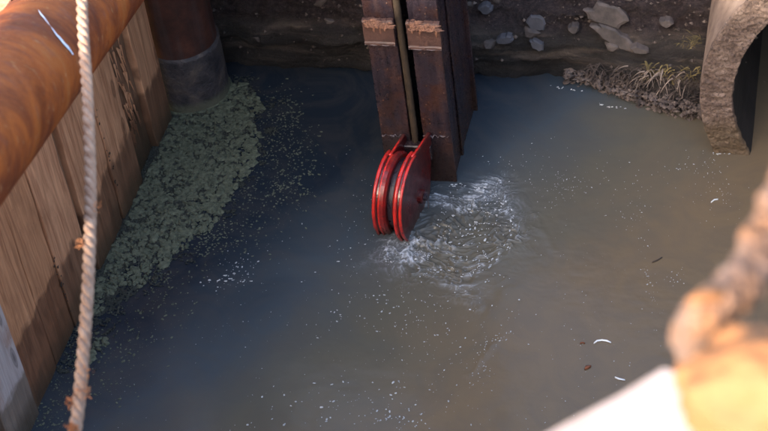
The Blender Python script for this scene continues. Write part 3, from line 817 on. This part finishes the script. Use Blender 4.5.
# ------------------------------------------------------------------ scum mat and floating flecks
def inside(p, poly):
    x, y = p; r = False; j = len(poly)-1
    for i in range(len(poly)):
        xi, yi = poly[i]; xj, yj = poly[j]
        if (yi > y) != (yj > y) and x < (xj-xi)*(y-yi)/(yj-yi)+xi: r = not r
        j = i
    return r
def clump(V, Fc, c, s, rnd, h=.004, N=7, stretch=1.0, ang=None):
    b = len(V); a0 = rnd.uniform(0, 6.28) if ang is None else ang
    ca, sa = math.cos(a0), math.sin(a0)
    for ring_, (q_, z) in enumerate(((1.0, .0), (.62, h))):
        for k in range(N):
            g = 2*math.pi*k/N; r = s*q_*rnd.uniform(.6, 1.25)
            a = r*math.cos(g)*stretch; bb = r*math.sin(g)
            V.append((c[0]+a*ca-bb*sa, c[1]+a*sa+bb*ca, c[2]+z-.0015))
    for k in range(N):
        k2 = (k+1) % N; Fc.append((b+k, b+k2, b+N+k2, b+N+k))
    Fc.append(tuple(b+N+k for k in range(N)))
mat_poly = [(165, 118), (197, 112), (228, 84), (246, 86), (262, 104), (262, 128), (255, 150), (246, 175), (232, 195), (215, 220), (190, 243), (168, 262), (148, 285), (132, 300), (120, 318), (108, 345), (96, 365), (80, 372), (60, 350), (85, 300), (118, 240), (143, 190)]
Wp = [at(*p)[:2] for p in mat_poly]
rnd = random.Random(21)
V = []; Fc = []
xs_ = [p[0] for p in Wp]; ys_ = [p[1] for p in Wp]
cnt = 0
while cnt < 2600:
    x = rnd.uniform(min(xs_)-.1, max(xs_)+.15); y = rnd.uniform(min(ys_)-.1, max(ys_)+.1)
    if x < WX+.01: continue
    if (x+3.80)**2+(y-8.36)**2 < .235**2: continue
    jit = (x+.07*noise.noise(Vector((x*5, y*5, 1)))+.03*noise.noise(Vector((x*16, y*16, 1))), y+.07*noise.noise(Vector((x*5, y*5, 8))))
    if not inside(jit, Wp): continue
    thin = min(1, max(.12, (y-6.2)/.9))            # the mat breaks up towards the camera
    hole = noise.noise(Vector((x*7, y*7, 3)))*.5+.5
    if hole > .35+.9*thin*thin: continue
    s = rnd.choice((.007, .009, .012, .016)) if rnd.random() < .93 else rnd.uniform(.02, .032)
    clump(V, Fc, (x, y, .003+rnd.uniform(0, .006)), s, rnd, rnd.uniform(.004, .012), 6, rnd.uniform(1, 1.7)); cnt += 1
mesh_obj('scum', V, Fc, M['scum'], kind='stuff')['label'] = 'grey green scum floating along the board wall'
# continuous film under the dense part
vn1 = np.random.uniform(-1, 1, (97, 97))
V = []; Fc = []; st = .0075
def edge_dist(x, y):
    m = 9.0
    for k in range(len(Wp)):
        a = Wp[k]; b = Wp[(k+1) % len(Wp)]
        dx_, dy_ = b[0]-a[0], b[1]-a[1]; L2 = dx_*dx_+dy_*dy_
        t = max(0, min(1, ((x-a[0])*dx_+(y-a[1])*dy_)/L2))
        m = min(m, math.hypot(x-a[0]-t*dx_, y-a[1]-t*dy_))
    return m
nxg = int(1.5/st); nyg = int(3.0/st)
FX, FY = np.meshgrid(WX-.034+np.arange(nxg+1)*st, 5.6+np.arange(nyg+1)*st)
cell = .8*vfbm(FX*52, FY*64, 2, 301)+.45*vfbm(FX*100, FY*100, 1, 302)+.35*vfbm(FX*16, FY*16, 2, 306)
big_ = vfbm(FX*4, FY*4, 3, 303)
wob = .12*vfbm(FX*6, FY*6, 3, 304), .12*vfbm(FX*6, FY*6, 3, 305)
dens = np.full(FX.shape, -1.0)
for a in range(0, FX.shape[0], 4):
    for b in range(0, FX.shape[1], 4):
        x = FX[a, b]+wob[0][a, b]; y = FY[a, b]+wob[1][a, b]
        ins = inside((x, y), Wp); dd = edge_dist(x, y)
        if x < WX+.12 and FX[a, b] < WX+.12 and 5.9 < FY[a, b] < 8.1: ins = True
        if FX[a, b]-WX < .14 and ins: dd = max(dd, .24 if FY[a, b] > 6.5 else .12)          # thick right up to the boards
        v_ = (dd if ins else -dd)/.22
        v_ = max(-1, min(1, v_))*(.35+.65*min(1, max(0, (FY[a, b]-6.1)/1.1)))-.30*max(0, min(1, (6.75-FY[a, b])/.7))
        dens[a:a+4, b:b+4] = v_
dens = dens+.35*big_
keep = (cell > .26-1.5*dens)
zf = .002+.007*np.clip(cell+.4, 0, 1)
ids = {}
inpile = ((FX+3.80)**2+(FY-8.36)**2) < .225**2
ks = keep[:-1, :-1] & (dens[:-1, :-1] > -.45) & ~inpile[:-1, :-1]
for a, b in zip(*np.nonzero(ks)):
    q_ = []
    for (i, j) in ((a, b), (a, b+1), (a+1, b+1), (a+1, b)):
        if (i, j) not in ids:
            ids[(i, j)] = len(V)
            V.append((FX[i, j]+.003*vn1[i % 97, j % 89], FY[i, j]+.003*vn1[j % 97, i % 89], zf[i, j]))
        q_.append(ids[(i, j)])
    Fc.append(tuple(q_))
mesh_obj('scum_film', V, Fc, M['scum_mat'], smooth=True, kind='stuff')['label'] = 'thin film of scum between the clumps'

V = []; Fc = []; V2 = []; F2 = []
def scatter(n, px0, py0, sx, sy, smin, smax, VV, FF, ang=0, st=(1, 2.2), power=2.2):
    ca, sa = math.cos(ang), math.sin(ang)
    for _ in range(n):
        a = rnd.gauss(0, sx); b = rnd.gauss(0, sy)
        x, y = px0+a*ca-b*sa, py0+a*sa+b*ca
        p = at(x, y)
        if p.x < WX+.01 or p.x > .9 or p.y > back_y(p.x, 0)-.05: continue
        if -2.42 < p.x < -1.96 and 7.60 < p.y < 8.35: continue
        s = .50*(smin+(smax-smin)*rnd.random()**power)
        clump(VV, FF, (p.x, p.y, .0035), s, rnd, s*.35, 6, rnd.uniform(*st))
def scatter_poly(n, poly, smin, smax, VV, FF, power=2.5, st=(1, 2.0)):
    x0, x1 = min(p[0] for p in poly), max(p[0] for p in poly); y0, y1 = min(p[1] for p in poly), max(p[1] for p in poly)
    k = 0; tries = 0
    while k < n and tries < n*20:
        tries += 1
        x, y = rnd.uniform(x0, x1), rnd.uniform(y0, y1)
        if not inside((x, y), poly): continue
        p = at(x, y)
        if p.x < WX+.01 or p.y > back_y(p.x, 0)-.05: continue
        if -2.42 < p.x < -1.96 and 7.60 < p.y < 8.35: continue
        if noise.noise(Vector((p.x*2.5, p.y*2.5, 6))) < rnd.uniform(-.5, .3): continue
        s = .50*(smin+(smax-smin)*rnd.random()**power)
        clump(VV, FF, (p.x, p.y, .0035), s, rnd, s*.3, 6, rnd.uniform(*st)); k += 1
# scum crumbs right of the mat
for a in ((285, 120, 10, 16, 260), (300, 160, 14, 18, 200), (282, 185, 12, 10, 150), (262, 150, 10, 26, 220), (240, 195, 12, 16, 160), (205, 240, 16, 12, 160), (160, 285, 16, 14, 160), (295, 200, 14, 8, 50), (258, 215, 14, 10, 60), (262, 108, 10, 12, 90),
          (240, 240, 22, 10, 60), (215, 232, 14, 14, 110), (110, 390, 16, 14, 60), (60, 400, 12, 20, 110), (155, 320, 20, 14, 60), (130, 350, 14, 14, 90), (90, 330, 16, 30, 220), (70, 370, 14, 24, 160), (50, 418, 10, 10, 60)):
    scatter(a[4], a[0], a[1], a[2], a[3], .003, .014, V2, F2, st=(1, 2))
mesh_obj('scum_crumbs', V2, F2, M['scum'], kind='stuff')['label'] = 'loose crumbs of scum beside the mat'
# whitish foam flecks
whole = [(240, 100), (380, 160), (520, 130), (700, 160), (760, 220), (690, 330), (560, 431), (90, 431), (110, 380), (190, 270), (260, 200)]
scatter_poly(520, whole, .0016, .005, V, Fc)
scatter(120, 415, 300, 45, 22, .003, .010, V, Fc)
scatter(170, 395, 340, 45, 45, .002, .008, V, Fc)
scatter(60, 335, 408, 60, 20, .003, .012, V, Fc, power=1.5)
scatter(40, 390, 420, 20, 10, .004, .010, V, Fc, power=1.5)
scatter(90, 545, 170, 60, 12, .002, .006, V, Fc, .1)
scatter(60, 560, 190, 14, 10, .002, .006, V, Fc)
scatter(40, 630, 210, 14, 12, .002, .006, V, Fc)
scatter(45, 650, 285, 4, 22, .002, .006, V, Fc, -.2)
scatter(16, 676, 278, 4, 4, .003, .006, V, Fc)
scatter(40, 495, 340, 14, 6, .002, .007, V, Fc, -.6)
scatter(60, 480, 365, 10, 14, .002, .006, V, Fc)
scatter(30, 360, 230, 14, 22, .003, .007, V, Fc)
scatter(30, 715, 195, 12, 8, .002, .006, V, Fc)
scatter(50, 700, 165, 25, 10, .002, .006, V, Fc)
scatter(40, 240, 265, 12, 8, .003, .012, V, Fc)
scatter(26, 225, 282, 14, 4, .003, .014, V, Fc, power=1.2)
# waterline glints of foam at the walls
for (x0, y0, x1, y1, n) in ((545, 84, 583, 91, 26), (592, 104, 604, 104, 10), (606, 106, 626, 107, 14), (712, 153, 738, 153, 22), (236, 60, 262, 64, 8)):
    for k in range(n):
        t = rnd.random(); p = at(x0+(x1-x0)*t, y0+(y1-y0)*t); 
        if rnd.random() < .55: clump(V, Fc, (p.x+rnd.gauss(0, .01), p.y-.01+rnd.gauss(0, .006), .004), rnd.uniform(.0012, .0042), rnd, .003, 6, 2.2, PSI)
# foam streaks in the boil, also standing in for sky reflections on the ripples
for k in range(150):
    g = rnd.uniform(0, 6.28); r = .36*math.sqrt(rnd.random()); x = BX+r*math.cos(g)*1.0; y = BY+r*math.sin(g)*1.05
    if noise.noise(Vector((x*9, y*9, 12))) < -.05: continue
    if x < -2.02 and y > 7.1: continue
    clump(V, Fc, (x, y, .010+rnd.uniform(0, .006)), rnd.uniform(.002, .0065), rnd, .002, 6, rnd.uniform(1, 3), g+1.57)
def boil(x, y): return noise.noise(Vector((x*8, y*11, 31)))+.5*noise.noise(Vector((x*19, y*24, 7)))
k = 0
while k < 260:
    g = rnd.uniform(0, 6.28); r = .40*math.sqrt(rnd.random()); x = BX+r*math.cos(g); y = BY+r*math.sin(g)*1.02
    if abs(boil(x, y)) > .035 or noise.noise(Vector((x*6, y*6, 55))) < -.05+.25*rnd.random(): 
        if rnd.random() < .995: continue
    if x < -2.03 and 7.0 < y < 7.7: continue
    e = .003; gx_ = boil(x+e, y)-boil(x-e, y); gy_ = boil(x, y+e)-boil(x, y-e)
    clump(V, Fc, (x, y, .014+rnd.uniform(0, .008)), rnd.uniform(.0012, .003), rnd, .002, 6, rnd.uniform(1, 3), math.atan2(gy_, gx_)+1.57); k += 1
for k in range(60):                 # outer arc
    g = R_(rnd.uniform(-60, 100)); x = BX+.40*math.cos(g)*.9; y = BY+.40*math.sin(g)
    clump(V, Fc, (x+rnd.gauss(0, .012), y+rnd.gauss(0, .012), .006), rnd.uniform(.002, .006), rnd, .002, 6, 2, g+1.57)
mesh_obj('foam_flecks', V, Fc, M['foam'], kind='stuff')['label'] = 'white foam flecks drifting on the water, and painted glints in the boil'

# single floating things
def floater(name, pts, wdt, mat, label, cat):
    P = [at(*p) for p in pts]; V = []; Fc = []
    for i, p in enumerate(P):
        t = (P[min(i+1, len(P)-1)]-P[max(i-1, 0)]).normalized(); s = Vector((-t.y, t.x, 0))
        ww = wdt*(1 if 0 < i < len(P)-1 else .4)
        for (a, z) in ((-1, .004), (0, .011), (1, .004)): V.append(p+s*ww*a+Vector((0, 0, z)))
        V.append(p+Vector((0, 0, -.002)))
    for i in range(len(P)-1):
        a = i*4
        for u, v_ in ((0, 1), (1, 2), (2, 3), (3, 0)): Fc.append((a+u, a+v_, a+4+v_, a+4+u))
    Fc.append((0, 3, 2, 1)); e = (len(P)-1)*4; Fc.append((e, e+1, e+2, e+3))
    return tag(mesh_obj(name, V, Fc, mat, smooth=True), label, cat)
floater('plastic_strip', [(594, 344), (597, 341.5), (602, 340.8), (607, 341.5), (611, 343.5)], .006, M['plastic'], 'curved white plastic strip floating on the brown water', 'litter')
floater('plastic_scrap', [(615, 378), (619, 379.5), (625, 381)], .006, M['plastic'], 'short straight white scrap floating below the curved strip', 'litter')
floater('dead_leaf', [(585, 370), (587.5, 367.5), (591, 366.5)], .013, M['leaf'], 'small orange dead leaf afloat left of the white scraps', 'leaf')
floater('dead_leaf', [(580, 344), (582.5, 343.2), (585, 344)], .005, M['leaf'], 'faint brown leaf afloat just left of the curved white strip', 'leaf')
floater('twig', [(652, 263), (657, 261), (662, 258)], .004, M['root'], 'short dark twig afloat in mid water at right', 'twig')
floater('foam_sliver', [(711, 203), (714, 200.5), (718, 200)], .0035, M['plastic'], 'thin pale sliver floating near the concrete pipe', 'litter')

# ------------------------------------------------------------------ rope
K = [Vector((-4.3, 9.6, 4.6)), Vector((-3.72, 8.20, 4.2)), far(87, -190, 6.6), far(85, -100, 6.3), far(82, 0, 6.0), far(88, 105, 5.75), (far(90.5, 200, 5.55)), far(87, 300, 5.3), far(79, 400, 5.1), far(74, 440, 5.0), far(66, 520, 4.8), Vector((-1.75, 1.9, 3.0)), Vector((-1.7, 1.1, 2.95)), Vector((-1.7, .7, 2.9))]
def catmull(K, per=110):
    out = []
    for i in range(1, len(K)-2):
        p0, p1, p2, p3 = K[i-1], K[i], K[i+1], K[i+2]
        for k in range(per):
            t = k/per
            out.append(.5*((2*p1)+(-p0+p2)*t+(2*p0-5*p1+4*p2-p3)*t*t+(-p0+3*p1-3*p2+p3)*t**3))
    return out
path = catmull(K)
rope = thing('rope', 'thick pale twisted rope hanging at left in front of the orange pipe', 'rope', loc=tuple(path[300]))
L = [0]
for a, b in zip(path[:-1], path[1:]): L.append(L[-1]+(b-a).length)
lay, rc, rs = .115, .0092, .0106
for s in range(3):
    pts = []
    tprev = (path[1]-path[0]).normalized(); a = tprev.cross(Vector((0, 1, 0))).normalized()
    for i, p in enumerate(path):
        t = (path[min(i+1, len(path)-1)]-path[max(i-1, 0)]).normalized()
        a = (a-t*a.dot(t)).normalized(); b = t.cross(a); g = -2*math.pi*(L[i]/lay+s/3)
        pts.append(p+(a*math.cos(g)+b*math.sin(g))*rc)
    V, Fc = tube(pts, rs, 10, fn=lambda i, g: 1+.08*noise.noise(Vector((math.cos(g)*2, math.sin(g)*2, i*.5))))
    put(mesh_obj('strand', V, Fc, M['rope'], smooth=True), rope)
V = []; Fc = []
def frays(px0, py0, dist, n, spread, ln):
    c = far(px0, py0, dist)
    for k in range(n):
        d = Vector((rnd.gauss(0, 1), rnd.gauss(0, 1), rnd.gauss(0, 1))).normalized(); p = c+Vector((rnd.gauss(0, spread), rnd.gauss(0, spread), rnd.gauss(0, spread)))
        b = len(V); s = d.cross(Vector((.3, .2, 1))).normalized()*rnd.uniform(.0012, .003); l = rnd.uniform(.3, 1)*ln
        V.extend([p-s, p+s, p+d*l+s*.5, p+d*l*.6+Vector((0, 0, .003))]); Fc.extend([(b, b+1, b+2), (b, b+2, b+3), (b+1, b+3, b+2)])
frays(80, 243, 5.42, 34, .006, .014)
frays(97, 208, 5.5, 20, .008, .014)
frays(85, 372, 5.15, 30, .010, .020); frays(72, 400, 5.1, 40, .008, .018); frays(84, 392, 5.1, 50, .010, .016); frays(72, 428, 5.0, 90, .008, .02); frays(92, 60, 5.8, 0, .01, .012)
put(mesh_obj('frayed_fibres', V, Fc, M['fray'], kind='stuff'), rope)

# ------------------------------------------------------------------ foreground rim, bottom right (out of focus)
def prism(poly, z, thick, mat, name, jit=.003):
    P = [at(x, y, z) for x, y in poly]; N = len(P); c = sum(P, Vector())/N
    V = [c+(p-c)*.97 for p in P]+[p+Vector((0, 0, -.012)) for p in P]+[p+Vector((0, 0, -thick)) for p in P]
    Fc = [tuple(range(N))]
    for j in range(2):
        for k in range(N):
            k2 = (k+1) % N; Fc.append((j*N+k, (j+1)*N+k, (j+1)*N+k2, j*N+k2))
    Fc.append(tuple(2*N+k for k in range(N-1, -1, -1)))
    return mesh_obj(name, V, Fc, mat)
tag(prism([(520, 448), (565, 422), (620, 393), (664, 366), (684, 372), (698, 400), (708, 440), (712, 520), (640, 560), (520, 520)], 5.05, .14, M['canvas'], 'concrete_slab'),
    'pale sunlit concrete slab at the bottom right edge, nearest the viewer', 'concrete slab')
bm = bmesh.new(); bmesh.ops.create_icosphere(bm, subdivisions=5, radius=1)
for v in bm.verts:
    d = v.co.copy(); v.co = Vector((d.x*.104, d.y*.075, d.z*.082))*(1+.15*noise.fractal(d*1.5, .7, 2, 5))
cl = bm_obj('clay_boulder', bm, M['clay'], smooth=True); cl.location = far(785, 402, 1.85); tag(cl, 'orange sunlit lump of clay beside the pale slab in the bottom right corner', 'boulder')
br = thing('driftwood_branch', 'knobbly peach and grey branch poking up from behind the orange lump', 'branch', loc=tuple(far(720, 300, 2.8)))
pts = [far(x, y, d) for x, y, d in ((735, 430, 3.05), (712, 385, 2.98), (696, 348, 2.9), (704, 318, 2.82), (722, 298, 2.82), (745, 276, 2.85), (764, 240, 2.9), (785, 195, 2.95), (810, 150, 3.0))]
pts = [Vector(CAM)+(p-Vector(CAM))*.68 for p in pts]
V, Fc = tube(catmull([pts[0]]+pts+[pts[-1]], 40), .024, 40, fn=lambda i, g: 1+.32*noise.noise(Vector((math.cos(g)*1.2, math.sin(g)*1.2, i*.045)))+.20*noise.noise(Vector((math.cos(g)*2.6+4, math.sin(g)*2.6, i*.12)))+.12*noise.noise(Vector((math.cos(g)*6, math.sin(g)*6, i*.3))))
put(mesh_obj('branch_wood', V, Fc, M['bark'], smooth=True), br)
V, Fc = tube([far(x, y, d*.68) for x, y, d in ((725, 292, 2.8), (712, 296, 2.78), (700, 296, 2.77), (690, 301, 2.76))], [.009, .008, .006, .003], 8)
put(mesh_obj('side_twig', V, Fc, M['clay'], smooth=True), br)
